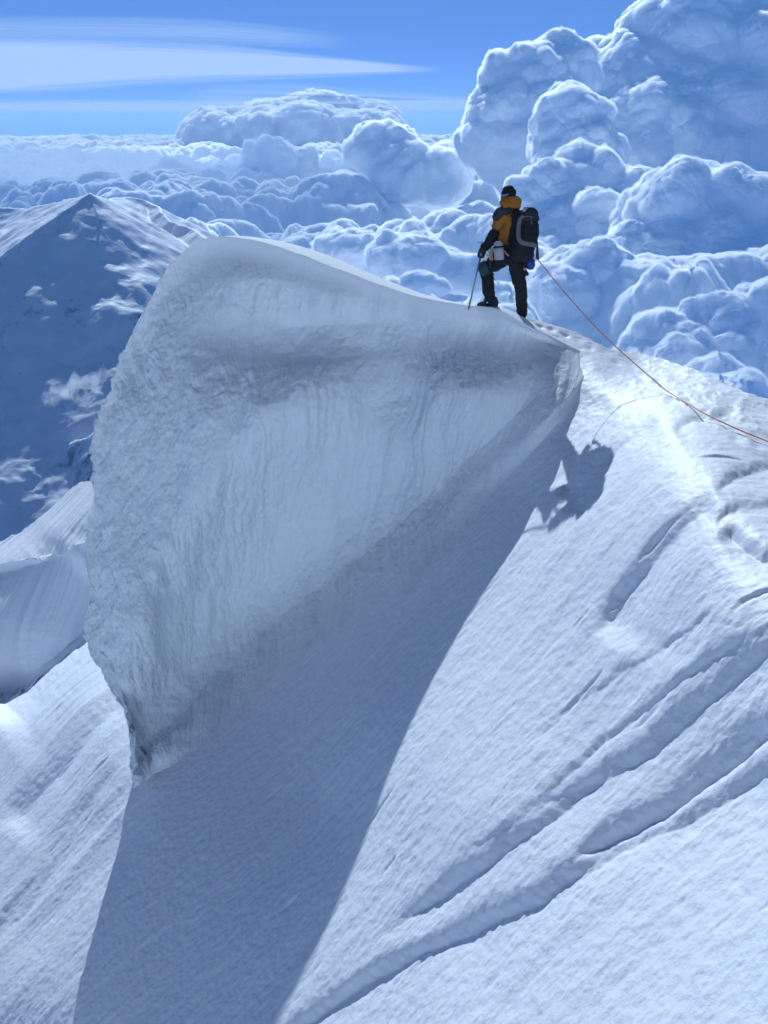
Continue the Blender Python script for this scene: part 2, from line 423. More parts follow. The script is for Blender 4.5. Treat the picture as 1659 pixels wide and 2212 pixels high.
    D = N.copy()
    V2 = V2+D*H[..., None]
    # feathers lean outwards and upwards on the left rim
    fe = left[None]*np.concatenate([np.full(nb, .5), 1-smooth(t, 0, .10)])[:, None]*np.maximum(0, f2+0.4*f4)*0.05
    V2 = V2+np.array([-.8, -.1, .45])*fe[..., None]*(1-smooth(s_, .42, .5))[None, :, None]
    set_co(me, V2.reshape(-1, 3))
    o = link('ice_cornice', me, RIME)
    return tag(o, 'huge overhanging snow cornice with a rime covered face in shadow left of the climber', 'cornice')

build_face()

# ---------------------------------------------------------------- distant mountains
def far_pt(px, py, d): return np.array(at(px, py, d))

FAR_RIDGES = [   # picture point and distance of every ridge joint, steepness each side
    ([(-420, 560, 1900), (-250, 500, 1850), (-120, 470, 1800), (0, 447, 1750), (60, 452, 1700), (110, 440, 1600), (150, 427, 1520), (180, 417, 1450)], .62),
    ([(180, 417, 1450), (215, 432, 1490), (240, 440, 1540), (255, 431, 1640), (275, 426, 1700), (310, 436, 1720), (350, 446, 1700), (385, 468, 1650), (415, 500, 1600), (460, 520, 1560), (560, 640, 1500), (680, 800, 1500)], .62),
    ([(180, 417, 1450), (205, 470, 1420), (240, 540, 1390), (270, 590, 1370), (310, 640, 1350), (360, 700, 1330), (430, 800, 1300), (520, 950, 1260)], .9),
    ([(180, 417, 1450), (140, 455, 1425), (90, 495, 1400), (40, 540, 1375), (0, 568, 1360), (-80, 630, 1330), (-220, 760, 1290)], .9),
    ([(-200, 1010, 1240), (-80, 985, 1230), (10, 975, 1225), (60, 945, 1230), (130, 925, 1225), (200, 910, 1215), (260, 890, 1210), (360, 900, 1190)], 1.35),
    ([(60, 990, 1190), (120, 965, 1180), (180, 945, 1170), (215, 925, 1165), (300, 930, 1150)], 1.4),
    ([(-200, 1090, 1150), (-60, 1040, 1150), (20, 985, 1180)], 1.4),
]

def build_mountains():
    n = 620
    x = np.linspace(-1000, 150, n); y = np.linspace(760, 2500, 940)
    X, Y = np.meshgrid(x, y); P = np.stack([X, Y, 0*X], -1).reshape(-1, 3)
    wx = 22*fbm(P/160, 4); wy = 22*fbm(P/160+50, 4)
    Xw, Yw = X.ravel()+wx, Y.ravel()+wy
    Z = np.full(X.size, -1100.0)
    for line, k in FAR_RIDGES:
        L = np.array([far_pt(*p) for p in line]); best = np.full(X.size, -1e9)
        for a, b in zip(L[:-1], L[1:]):
            d = (b-a)[:2]; t = np.clip(((Xw-a[0])*d[0]+(Yw-a[1])*d[1])/(d@d), 0, 1)
            q = np.hypot(Xw-(a[0]+t*d[0]), Yw-(a[1]+t*d[1]))
            best = np.maximum(best, a[2]+t*(b[2]-a[2])-k*q-0.0*q)
        Z = np.maximum(Z, best) if k else Z
    Z = Z.astype(float)
    A0, A1, A2 = far_pt(180, 417, 1450), far_pt(360, 700, 1330), far_pt(-80, 630, 1330)
    E1, E2 = A1-A0, A2-A0; det = E1[0]*E2[1]-E1[1]*E2[0]; dx, dy = Xw-A0[0], Yw-A0[1]
    ca = (dx*E2[1]-dy*E2[0])/det; cb = (E1[0]*dy-E1[1]*dx)/det
    Z = np.where((ca > 0) & (cb > 0), np.maximum(Z, A0[2]+ca*E1[2]+cb*E2[2]-6*np.minimum(ca, cb)), Z)
    low = smooth(-Z, 110, 260)
    rough = fbm(P/90, 5, ridged=True, gain=.55); rough2 = fbm(P/22+9, 4, ridged=True)
    V = np.stack([X.ravel(), Y.ravel(), Z+rough*(.7+.7*low)+rough2*(.2+.3*low)], 1)
    me = make_mesh('far_mountains', V, grid_faces(len(y), n))
    m = mat('glaciated_slope', (0.84, 0.87, 0.93), 0.6, 0.2)
    nt = m.node_tree; b = nt.nodes['Principled BSDF']
    tc = nt.nodes.new('ShaderNodeTexCoord'); mp = nt.nodes.new('ShaderNodeMapping'); mp.inputs['Scale'].default_value = (1, 1, .3)
    no = nt.nodes.new('ShaderNodeTexNoise'); no.inputs['Scale'].default_value = .022; no.inputs['Detail'].default_value = 8; no.inputs['Roughness'].default_value = .68
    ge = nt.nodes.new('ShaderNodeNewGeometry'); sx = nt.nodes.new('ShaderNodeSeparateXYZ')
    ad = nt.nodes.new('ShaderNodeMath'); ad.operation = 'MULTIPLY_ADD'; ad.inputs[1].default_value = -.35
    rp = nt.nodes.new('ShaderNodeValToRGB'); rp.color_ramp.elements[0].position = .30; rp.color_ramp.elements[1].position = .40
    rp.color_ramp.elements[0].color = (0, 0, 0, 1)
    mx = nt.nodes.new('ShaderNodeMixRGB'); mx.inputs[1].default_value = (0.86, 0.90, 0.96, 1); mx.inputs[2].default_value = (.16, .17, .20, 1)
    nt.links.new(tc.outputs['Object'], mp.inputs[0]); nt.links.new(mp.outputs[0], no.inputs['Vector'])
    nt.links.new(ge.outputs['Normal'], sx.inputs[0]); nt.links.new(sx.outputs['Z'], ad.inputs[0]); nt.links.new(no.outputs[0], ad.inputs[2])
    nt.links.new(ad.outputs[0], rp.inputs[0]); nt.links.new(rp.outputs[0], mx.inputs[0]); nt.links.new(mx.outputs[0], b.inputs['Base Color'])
    add_bump(m, [(.05, 6, .6, 3.0, (1, 1, 1))])
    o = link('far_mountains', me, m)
    tag(o, 'snow covered mountain range with a pointed peak across the valley', kind='structure')

build_mountains()

# ---------------------------------------------------------------- clouds
def cloud_mat(name, col=(0.992, 0.996, 1.0), density=0.022):
    m = bpy.data.materials.new(name); m.use_nodes = True; nt = m.node_tree
    nt.nodes.remove(nt.nodes['Principled BSDF']); out = nt.nodes['Material Output']
    v = nt.nodes.new('ShaderNodeVolumePrincipled'); v.inputs['Color'].default_value = (*col, 1)
    v.inputs['Density'].default_value = density; v.inputs['Anisotropy'].default_value = 0.65
    nt.links.new(v.outputs[0], out.inputs['Volume'])
    return m
CLOUD = cloud_mat('cloud_fringe')
CORE = mat('cloud_core', (0.965, 0.975, 0.985), 1.0, 0.0); add_bump(CORE, [(.012, 3, .5, 25, (1, 1, 1)), (.035, 3, .5, 9, (1, 1, 1))])

def billow(P, scale, amp):
    """cauliflower bulges: rounded lobes with sharp creases between"""
    b = worley(P/scale)
    return amp*(1-np.minimum(b*1.05, 1.1)**2)

def build_sea():
    H0 = -1300.0
    az = np.linspace(math.radians(-27), math.radians(27), 1000)
    dist = np.exp(np.linspace(math.log(4300), math.log(140000), 1500))
    A, D = np.meshgrid(az, dist)
    P = np.stack([np.sin(A)*D, np.cos(A)*D, 0*D], -1).reshape(-1, 3)
    D = D.ravel()
    warp = np.stack([noise3(P/900), noise3(P/900+7), 0*D], 1)*240
    Q = P+warp
    big = fbm(P/4200, 3); cover = fbm(P/1300+31, 3)
    tower = smooth(cover+0.5*big, -0.15, 0.55)
    z = H0+170*big-150*(1-smooth(cover, -.6, 0))
    h = billow(Q, 850, 330)*(0.15+tower)
    h = h+billow(Q+333, 360, 150)*(0.3+.8*tower)
    h = h+billow(Q+100, 170, 66)*(0.4+.6*tower)
    h = h+billow(Q*1.0+700, 80, 28)
    z = z+h
    P[:, 2] = z-(D**2)/12.742e6
    me = make_mesh('sea_of_clouds', P, grid_faces(1500, 1000))
    N = vnormals(me)
    if N[:, 2].mean() < 0: N = -N
    for sc_, am in ((90, 28), (42, 15)):
        v = billow(P*[1, 1, 1.0]+sc_*3, sc_, am)
        P = P+N*v[:, None]; set_co(me, P); N = vnormals(me)
        if N[:, 2].mean() < 0: N = -N
    dd = np.hypot(P[:, 0], P[:, 1]); off = np.clip(dd/F*2.3, 12, 50)
    core = link('cloud_core', make_mesh('cloud_core', P-N*off[:, None], grid_faces(1500, 1000)), CORE)
    # close the sheet underneath
    nr, nc = 1500, 1000
    idx = np.arange(nr*nc).reshape(nr, nc); rim = np.concatenate([idx[0, :-1], idx[:-1, -1], idx[-1, :0:-1], idx[:0:-1, 0]])
    base = P[rim].copy(); base[:, 2] = -3400; n0 = len(P); nb = len(rim)
    V = np.vstack([P, base, [[0, 60000, -3400]]]); k = np.arange(nb); k2 = (k+1) % nb
    Q = np.vstack([grid_faces(nr, nc), np.stack([rim[k2], rim[k], n0+k, n0+k2], 1)])
    T = np.stack([n0+k2, n0+k, np.full(nb, n0+nb)], 1)
    bpy.data.meshes.remove(me); me = bpy.data.meshes.new('sea_of_clouds')
    me.vertices.add(len(V)); me.vertices.foreach_set('co', V.astype(np.float32).ravel())
    LI = np.concatenate([Q.ravel(), T.ravel()]).astype(np.int32); me.loops.add(len(LI)); me.loops.foreach_set('vertex_index', LI)
    me.polygons.add(len(Q)+len(T)); me.polygons.foreach_set('loop_start', np.concatenate([np.arange(len(Q))*4, len(Q)*4+np.arange(len(T))*3]).astype(np.int32)); me.update(calc_edges=True)
    o = link('sea_of_clouds', me, CLOUD)
    core.parent = o
    tag(o, 'sea of bright cumulus clouds filling the valleys to the horizon', kind='stuff')

build_sea()

def build_fill_massif():
    # unseen snow massif, added behind the viewer to bounce light onto the cornice
    xs = np.linspace(-1300, 1300, 220); ys = np.linspace(-1500, -130, 140); X, Y = np.meshgrid(xs, ys); P = np.stack([X, Y, 0*X], -1).reshape(-1, 3)
    r = np.hypot(P[:, 0]*.8-60, P[:, 1]+720)
    P[:, 2] = 405-r*.80+38*fbm(P/240, 5, ridged=True)-40
    P[:, 2] = np.maximum(P[:, 2], -1290)
    tag(link('fill_light_massif', make_mesh('fill_light_massif', P, grid_faces(140, 220)), SNOW), 'unseen snow massif added behind the viewpoint as fill light for the cornice', kind='structure')
build_fill_massif()

def build_far_deck():
    # the same cloud sea and valley snow outside the picture, all round the mountain
    az = np.linspace(math.radians(27.5), math.radians(332.5), 220); dist = np.exp(np.linspace(math.log(4300), math.log(140000), 160))
    A, D = np.meshgrid(az, dist); P = np.stack([np.sin(A)*D, np.cos(A)*D, 0*D], -1).reshape(-1, 3)
    P[:, 2] = -1250+260*fbm(P/4200, 3)+billow(P, 1800, 500)-(D.ravel()**2)/12.742e6
    tag(link('sea_of_clouds', make_mesh('sea_of_clouds', P, grid_faces(160, 220)), mat('cloud_deck', (.58, .63, .70), 1, 0)), 'bright cloud deck stretching away behind the viewer', kind='stuff')
    xs = np.linspace(-2500, 2500, 200); ys = np.linspace(-550, 3950, 180); X, Y = np.meshgrid(xs, ys); P = np.stack([X, Y, 0*X], -1).reshape(-1, 3)
    P[:, 2] = -1300+70*fbm(P/900, 4)
    tag(link('valley_floor', make_mesh('valley_floor', P, grid_faces(180, 200)), SNOW), 'snow filled valley floor far below the ridge', kind='structure')
build_far_deck()

def cluster(blobs, seed, sub=5):
    """ellipsoids with smaller ones budding from their sunny upper side -> list of (centre, radii)"""
    R = rnd(seed); out = []
    for px, py, rw, rh, dist in blobs:
        c = ray(px, py)*dist; w = rw/F*dist; h = rh/F*dist
        out.append((c, np.array([w, w*.9, h])))
        n = int(22+sub*2)
        for k in range(n):
            th = R.uniform(0, 2*math.pi); ph = math.acos(R.uniform(-.25, 1))
            d = np.array([math.sin(ph)*math.cos(th), math.sin(ph)*math.sin(th), math.cos(ph)])
            rr = R.uniform(.13, .42)*min(w, h)
            cc = c+d*np.array([w, w*.9, h])*R.uniform(.78, .98)
            out.append((cc, np.array([rr, rr, rr*.9])))
            for j in range(3):
                d2 = R.normal(size=3); d2 /= np.linalg.norm(d2); d2[2] = abs(d2[2])
                out.append((cc+d2*rr*.8, np.array([1, 1, .9])*rr*R.uniform(.35, .55)))
    return out

def ico(sub):
    bm = bmesh.new(); bmesh.ops.create_icosphere(bm, subdivisions=sub, radius=1)
    V = np.array([v.co[:] for v in bm.verts]); Fc = np.array([[v.index for v in f.verts] for f in bm.faces]); bm.free(); return V, Fc
ICO = ico(3); ICO2 = ico(2)

def cloud(label, blobs, seed, res=1.15, fringe=4.6, lobes=(.5, .28, .15, .08, .045, .026), group=None):
    bl = cluster(blobs, seed); V = []; Fc = []; n = 0
    for c, r in bl:
        V.append(ICO[0]*r+c); Fc.append(ICO[1]+n); n += len(ICO[0])
    dist = np.mean([b[4] for b in blobs]); vox = dist/F*res*2.16
    def remesh(me, v):
        o = bpy.data.objects.new('tmp', me); COL.objects.link(o)
        md = o.modifiers.new('r', 'REMESH'); md.mode = 'VOXEL'; md.voxel_size = v; md.use_smooth_shade = True
        dg = bpy.context.evaluated_depsgraph_get(); m2 = bpy.data.meshes.new_from_object(o.evaluated_get(dg), depsgraph=dg)
        bpy.data.objects.remove(o); bpy.data.meshes.remove(me); return m2
    m2 = remesh(make_mesh('tmp', np.vstack(V), np.vstack(Fc)), vox*1.6)
    size = max(b[2] for b in blobs)/F*dist
    for k, (f, am) in enumerate(zip(lobes, (.34, .38, .44, .5, .55, .55))):
        P = get_co(m2).astype(float); N = vnormals(m2)
        w = P+size*.3*np.stack([noise3(P/size*1.3+j*9) for j in range(3)], 1)
        w = w+size*f*.35*np.stack([noise3(P/(size*f)*.8+j*5) for j in range(3)], 1)
        P = P+N*(billow(w+seed*91.7, size*f, size*f*am)*(0.55+.8*noise3(P/size*2.2+k*3)))[:, None]; set_co(m2, P)
        if k < 3: m2 = remesh(m2, vox*(1.3 if k == 0 else 1.0))
    m2.name = 'cloud_core'; m2.materials.clear()
    m2.polygons.foreach_set('use_smooth', np.ones(len(m2.polygons), bool))
    core = link('cloud_core', m2, CORE)
    fr = m2.copy(); fr.name = 'cumulus_cloud'; fr.materials.clear()
    P = get_co(fr).astype(float); N = vnormals(fr); off = dist/F*fringe
    P = P+N*(off*(0.7+1.1*fbm(P/(off*7)+3, 3)))[:, None]; 
    R = rnd(seed+900); up = np.where(N[:, 2] > -.05)[0]; pk_ = R.choice(up, min(len(up)//40, 1500)); pu = dist/F
    vs, fs, n0 = [P], [], len(P)
    Q = np.empty(len(fr.loops), np.int32); fr.loops.foreach_get('vertex_index', Q)
    ls = np.empty(len(fr.polygons), np.int32); lt = ls.copy(); fr.polygons.foreach_get('loop_start', ls); fr.polygons.foreach_get('loop_total', lt)
    q4 = lt == 4; quads = Q[ls[q4][:, None]+np.arange(4)]; tri = Q[ls[~q4][:, None]+np.arange(3)]
    T = [quads[:, [0, 1, 2]], quads[:, [0, 2, 3]], tri]
    for i in pk_:
        r_ = R.uniform(2.2, 6.5)*pu*R.uniform(.6, 1); c_ = P[i]+N[i]*r_*R.uniform(-.2, .45)
        vs.append(ICO2[0]*r_*[1, 1, .8]+c_); T.append(ICO2[1]+n0); n0 += len(ICO2[0])
    fr = remesh(make_mesh('tmp', np.vstack(vs), np.vstack(T)), vox*1.05)
    fr.name = 'cumulus_cloud'
    fr.polygons.foreach_set('use_smooth', np.ones(len(fr.polygons), bool)); fr.materials.clear()
    o = link('cumulus_cloud', fr, CLOUD); core.parent = o
    return tag(o, label, 'cloud', group)

G = 'cumulus towers rising from the cloud sea'
K = 1000.0
cloud('towering cumulus with many stacked domes, the tallest cloud at the upper right', [(1500, 130, 130, 120, 17*K), (1390, 210, 120, 110, 17*K), (1600, 250, 170, 170, 17*K), (1640, 60, 120, 110, 17.5*K), (1470, 330, 190, 130, 16.5*K), (1300, 180, 70, 60, 17.5*K)], 3, group=G)
cloud('dark blue cumulus tower with a bright knobbly left edge, right of the long white streak', [(1140, 190, 75, 70, 13*K), (1205, 165, 62, 58, 13.2*K), (1110, 290, 85, 90, 13*K), (1180, 330, 110, 120, 13*K), (1060, 300, 40, 34, 12.8*K)], 5, group=G)
cloud('small round topped cumulus dome standing in front of the tall tower', [(1235, 265, 62, 60, 11*K), (1250, 350, 85, 90, 11*K)], 8, group=G)
cloud('broad bright cumulus bank just above and behind the climbers head', [(1270, 410, 80, 60, 9.3*K), (1190, 440, 70, 52, 9.2*K), (1350, 450, 80, 60, 9.3*K), (1260, 520, 130, 80, 9*K)], 13, group=G)
cloud('large dark cumulus dome with a glowing rim at the right edge', [(1500, 510, 130, 120, 8*K), (1610, 500, 110, 100, 8*K), (1440, 610, 130, 110, 7.8*K), (1580, 640, 160, 120, 7.8*K)], 17, group=G)
cloud('rounded cumulus shoulder halfway down the right side beside the rope', [(1290, 600, 80, 60, 7*K), (1210, 640, 80, 50, 6.9*K), (1370, 640, 70, 60, 6.9*K)], 21, group=G)
cloud('white cumulus heap showing over the right end of the ridge', [(1420, 740, 55, 45, 6*K), (1560, 730, 90, 60, 6*K), (1650, 700, 60, 60, 6*K), (1500, 790, 130, 60, 5.9*K)], 22, group=G)
cloud('lone cumulus tower in the middle distance above the top of the cornice', [(590, 360, 55, 45, 16*K), (640, 370, 40, 38, 16*K), (560, 385, 35, 30, 16*K)], 23, group=G)
cloud('cluster of cumulus towers left of the climbers head', [(810, 330, 45, 45, 14*K), (860, 325, 40, 38, 14*K), (880, 380, 70, 50, 13.8*K), (950, 390, 60, 50, 13.8*K), (970, 350, 36, 30, 14*K)], 29, group=G)
cloud('small cumulus tower right of the pointed peak', [(370, 390, 38, 30, 18*K), (400, 405, 45, 28, 18*K)], 31, group=G)
cloud('faint broad cumulus bank far off on the horizon', [(665, 255, 46, 22, 44*K), (560, 275, 60, 14, 44*K), (740, 262, 40, 22, 44*K), (800, 280, 50, 20, 44*K), (640, 295, 200, 26, 43*K), (470, 292, 60, 12, 44*K)], 37, group=G)
cloud('little white cumulus puff just over the snow crest left of the ice axe', [(905, 612, 38, 18, 5.2*K), (950, 620, 18, 12, 5.2*K)], 41, group=G)
cloud('soft white cumulus heap in front of the climbers legs', [(880, 560, 80, 38, 6.2*K), (990, 590, 60, 30, 6.2*K), (760, 540, 70, 26, 6.6*K)], 43, group=G)

# ---------------------------------------------------------------- high thin cloud
def streak(name, label, outline_top, outline_bot, h, dens, seed, edge=.30):
    top = spline(outline_top, 200); bot = spline(outline_bot, 200); t = np.linspace(0, 1, 40)[:, None, None]
    P = top[None]*(1-t)+bot[None]*t
    r = ray(P[..., 0], P[..., 1]); V = r*(h/r[..., 2:3])
    uv = np.stack(np.broadcast_arrays(np.linspace(0, 1, 200)[None], np.linspace(0, 1, 40)[:, None]), -1).reshape(-1, 2)
    me = make_mesh(name, V, grid_faces(40, 200), uv)
    m = bpy.data.materials.new(name); m.use_nodes = True; nt = m.node_tree; out = nt.nodes['Material Output']; nt.nodes.remove(nt.nodes['Principled BSDF'])
    N = nt.nodes.new; Lk = nt.links.new
    uvn = N('ShaderNodeTexCoord'); sx = N('ShaderNodeSeparateXYZ'); Lk(uvn.outputs['UV'], sx.inputs[0])
    def math_(op, a, b=None, c=None):
        n = N('ShaderNodeMath'); n.operation = op
        for k, q in enumerate((a, b, c)):
            if q is None: continue
            if isinstance(q, (int, float)): n.inputs[k].default_value = q
            else: Lk(q, n.inputs[k])
        return n.outputs[0]
    def nz(sc_, st, det):
        mp = N('ShaderNodeMapping'); mp.inputs['Scale'].default_value = st; mp.inputs['Location'].default_value = (seed, seed*.7, 0)
        n = N('ShaderNodeTexNoise'); n.inputs['Scale'].default_value = sc_; n.inputs['Detail'].default_value = det
        Lk(uvn.outputs['UV'], mp.inputs[0]); Lk(mp.outputs[0], n.inputs['Vector']); return n.outputs[0]
    n1 = nz(1, (3, 5, 1), 4); n2 = nz(1, (3.5, 20, 1), 4)
    v = sx.outputs['Y']; u = sx.outputs['X']
    vv = math_('ADD', v, math_('MULTIPLY', math_('SUBTRACT', n1, .5), edge))
    e = math_('MULTIPLY', vv, math_('SUBTRACT', 1.0, vv)); e = math_('MULTIPLY', e, 4.0); e = math_('MAXIMUM', e, 0.0)
    eu = math_('MULTIPLY', u, math_('SUBTRACT', 1.0, u)); eu = math_('MINIMUM', math_('MULTIPLY', eu, 9.0), 1.0)
    a = math_('MULTIPLY', math_('POWER', e, 1.3), eu)
    a = math_('MULTIPLY', a, math_('ADD', math_('MULTIPLY', n2, 1.0), .45)); a = math_('MULTIPLY', a, dens); a = math_('MINIMUM', a, 1.0)
    tr = N('ShaderNodeBsdfTransparent'); tl = N('ShaderNodeBsdfTranslucent'); tl.inputs[0].default_value = (.86, .92, 1, 1)
    df = N('ShaderNodeBsdfDiffuse'); df.inputs[0].default_value = (.86, .92, 1, 1); m1 = N('ShaderNodeMixShader'); m1.inputs[0].default_value = .92
    Lk(df.outputs[0], m1.inputs[1]); Lk(tl.outputs[0], m1.inputs[2]); m2 = N('ShaderNodeMixShader')
    Lk(a, m2.inputs[0]); Lk(tr.outputs[0], m2.inputs[1]); Lk(m1.outputs[0], m2.inputs[2]); Lk(m2.outputs[0], out.inputs[0])
    return tag(link(name, me, m), label, 'cloud')

def mist():
    V = []; Fc = []; n = 0
    for c, r in cluster([(135, 850, 34, 15, 1040), (165, 825, 30, 17, 1045), (200, 830, 30, 13, 1040), (110, 868, 20, 9, 1035), (225, 812, 18, 8, 1045), (180, 862, 28, 10, 1040)], 51, sub=3):
        V.append(ICO[0]*r*[1, 1.6, 1]+c); Fc.append(ICO[1]+n); n += len(ICO[0])
    me = make_mesh('mist_cloud', np.vstack(V), np.vstack(Fc)); o = bpy.data.objects.new('tmp', me); COL.objects.link(o)
    md = o.modifiers.new('r', 'REMESH'); md.mode = 'VOXEL'; md.voxel_size = .9; dg = bpy.context.evaluated_depsgraph_get()
    m2 = bpy.data.meshes.new_from_object(o.evaluated_get(dg), depsgraph=dg); bpy.data.objects.remove(o); m2.materials.clear(); m2.name = 'mist_cloud'
    P = get_co(m2).astype(float); N = vnormals(m2); P += N*(9*fbm(P/14, 4, gain=.6)-2)[:, None]; set_co(m2, P)
    tag(link('mist_cloud', m2, cloud_mat('mist', density=0.035)), 'small ragged mist cloud drifting in front of the blue mountain face', 'cloud')
mist()
streak('cirrus_cloud', 'long smooth white cirrus streak tapering to the right across the upper left sky', [(-700, 55), (0, 72), (400, 88), (700, 118), (960, 146)], [(-700, 235), (0, 212), (300, 190), (700, 168), (960, 158)], 900, 1.7, 2)
streak('cirrus_veil', 'faint thin cirrus veil above the long white streak', [(-500, 20), (0, 30), (400, 36), (760, 70)], [(-500, 90), (0, 92), (400, 102), (760, 108)], 1000, .5, 7)
streak('stratus_veil', 'pale pinkish veil of stratus over the distant cloud bank', [(380, 185), (600, 176), (800, 192), (1120, 215)], [(380, 226), (600, 236), (800, 240), (1120, 244)], 300, .6, 11)
streak('haze_veil', 'pale haze layer lying along the far horizon left of the tall towers', [(-1100, 205), (0, 212), (600, 215), (1080, 222)], [(-1100, 247), (0, 247), (600, 247), (1080, 247)], 420, .8, 5, .04)

# ---------------------------------------------------------------- air
def build_haze():
    x0, x1, y0, y1, z0, z1 = -2600, 2600, -1600, 4000, -1500, 440
    V = [(x, y, z) for z in (z0, z1) for y in (y0, y1) for x in (x0, x1)]
    Q = [(0, 2, 3, 1), (4, 5, 7, 6), (0, 1, 5, 4), (2, 6, 7, 3), (0, 4, 6, 2), (1, 3, 7, 5)]
    me = make_mesh('haze', V, Q, smooth_shade=False)
    m = bpy.data.materials.new('haze'); m.use_nodes = True; nt = m.node_tree; nt.nodes.remove(nt.nodes['Principled BSDF'])
    v = nt.nodes.new('ShaderNodeVolumePrincipled')
    v.inputs['Color'].default_value = (0.2, 0.5, 1.0, 1)
    v.inputs['Density'].default_value = 1.2e-4
    v.inputs['Anisotropy'].default_value = 0.3
    nt.links.new(v.outputs[0], nt.nodes['Material Output'].inputs['Volume'])
    tag(link('haze', me, m), kind='stuff')
build_haze()

# ---------------------------------------------------------------- the climber
D0 = 13.05*S
Y0 = float(ray(1090, 675)[1]*D0)
def zp(zx, zy, yo=0.0):
    """surveyed point of the figure; yo metres further from the viewer"""
    r = ray(973.7+zx*.14673, 379.7+zy*.14673); return Vector(r*((Y0+yo)/r[1]))

ORANGE = mat('orange_jacket_fabric', (0.30, 0.125, 0.02), 0.75, 0.2); add_bump(ORANGE, [(9, 3, .6, .03, (1, 1, 1)), (160, 2, .3, .002, (1, 1, 1))])
BLACK = mat('black_shell_fabric', (0.012, 0.013, 0.016), 0.7, 0.25); add_bump(BLACK, [(8, 3, .7, .03, (1, 1, 1)), (120, 2, .3, .002, (1, 1, 1))])
DARK = mat('dark_grey_fabric', (0.03, 0.034, 0.042), 0.75, 0.25); add_bump(DARK, [(12, 3, .5, .02, (1, 1, 1))])
GREY = mat('grey_pack_panel', (0.12, 0.135, 0.14), 0.65, 0.3)
STEEL = mat('brushed_steel', (0.30, 0.32, 0.35), 0.35, 0.5, Metallic=0.7)
BOTTLE = mat('grey_bottle_cover', (0.30, 0.34, 0.40), 0.5, 0.4)
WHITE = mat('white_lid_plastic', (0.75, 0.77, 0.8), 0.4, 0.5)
BLUE = mat('blue_stuff_sack_nylon', (0.012, 0.05, 0.30), 0.5, 0.4); add_bump(BLUE, [(20, 3, .7, .02, (1, 1, 1))])
TEAL = mat('dark_blue_trim', (0.015, 0.05, 0.075), 0.6, 0.3)
SKIN = mat('skin', (0.42, 0.22, 0.15), 0.5, 0.4)
ROPE = mat('orange_rope_sheath', (0.75, 0.30, 0.16), 0.7, 0.2)
BEIGE = mat('beige_webbing', (0.45, 0.36, 0.24), 0.7, 0.2)

def skin_mesh(name, chains, m, parent=None, sub=2, wr=0.0, seed=0, root=0):
    """grow one smooth skin round chains of (point, radius or (rx, ry)); points that coincide are joined"""
    verts, rad, edges, key = [], [], [], {}
    for ch in chains:
        prev = None
        for p, r in ch:
            k = tuple(round(c, 4) for c in p)
            if k not in key: key[k] = len(verts); verts.append(p); rad.append(r if isinstance(r, tuple) else (r, r))
            i = key[k]
            if prev is not None and prev != i: edges.append((prev, i))
            prev = i
    me = bpy.data.meshes.new('tmp'); me.from_pydata([tuple(v) for v in verts], edges, [])
    o = bpy.data.objects.new('tmp', me); COL.objects.link(o)
    o.modifiers.new('s', 'SKIN'); me.skin_vertices.new() if not me.skin_vertices else None
    sv = me.skin_vertices[0].data
    for i, r in enumerate(rad): sv[i].radius = r; sv[i].use_root = (i == root)
    b = o.modifiers.new('b', 'SUBSURF'); b.levels = b.render_levels = sub
    dg = bpy.context.evaluated_depsgraph_get(); dg.update(); m2 = bpy.data.meshes.new_from_object(o.evaluated_get(dg), depsgraph=dg)
    bpy.data.objects.remove(o); bpy.data.meshes.remove(me); m2.name = name
    m2.polygons.foreach_set('use_smooth', np.ones(len(m2.polygons), bool))
    if wr:
        P = get_co(m2).astype(float); N = vnormals(m2)
        P += N*((fbm(P*[9, 9, 16]+seed, 3, ridged=True)-.3)*wr)[:, None]; set_co(m2, P)
    return link(name, m2, m, parent)

def tube(name, pts, r, m, parent=None, n=60, seg=8, smooth_path=True):
    P = spline([tuple(p) for p in pts], n) if smooth_path else np.array([tuple(p) for p in pts]); n = len(P)
    T = np.gradient(P, axis=0); T /= np.linalg.norm(T, axis=1)[:, None]
    up = np.array([0.13, .2, 1.0]); A = np.cross(T, up); A /= np.linalg.norm(A, axis=1)[:, None]; B = np.cross(T, A)
    r = np.broadcast_to(np.asarray(r, float), (n,)) if np.ndim(r) == 0 else np.interp(np.linspace(0, 1, n), np.linspace(0, 1, len(r)), r)
    a = np.linspace(0, 2*math.pi, seg, endpoint=False)
    V = P[:, None]+(A[:, None]*np.cos(a)[None, :, None]+B[:, None]*np.sin(a)[None, :, None])*r[:, None, None]
    V = np.vstack([V.reshape(-1, 3), P[:1], P[-1:]]); Q = []
    for i in range(n-1):
        for j in range(seg): Q.append((i*seg+j, i*seg+(j+1) % seg, (i+1)*seg+(j+1) % seg, (i+1)*seg+j))
    me = bpy.data.meshes.new(name)
    Tt = [(n*seg, (j+1) % seg, j) for j in range(seg)]+[(n*seg+1, (n-1)*seg+j, (n-1)*seg+(j+1) % seg) for j in range(seg)]
    me.from_pydata(V.tolist(), [], Q+Tt); me.polygons.foreach_set('use_smooth', np.ones(len(me.polygons), bool))
    return link(name, me, m, parent)

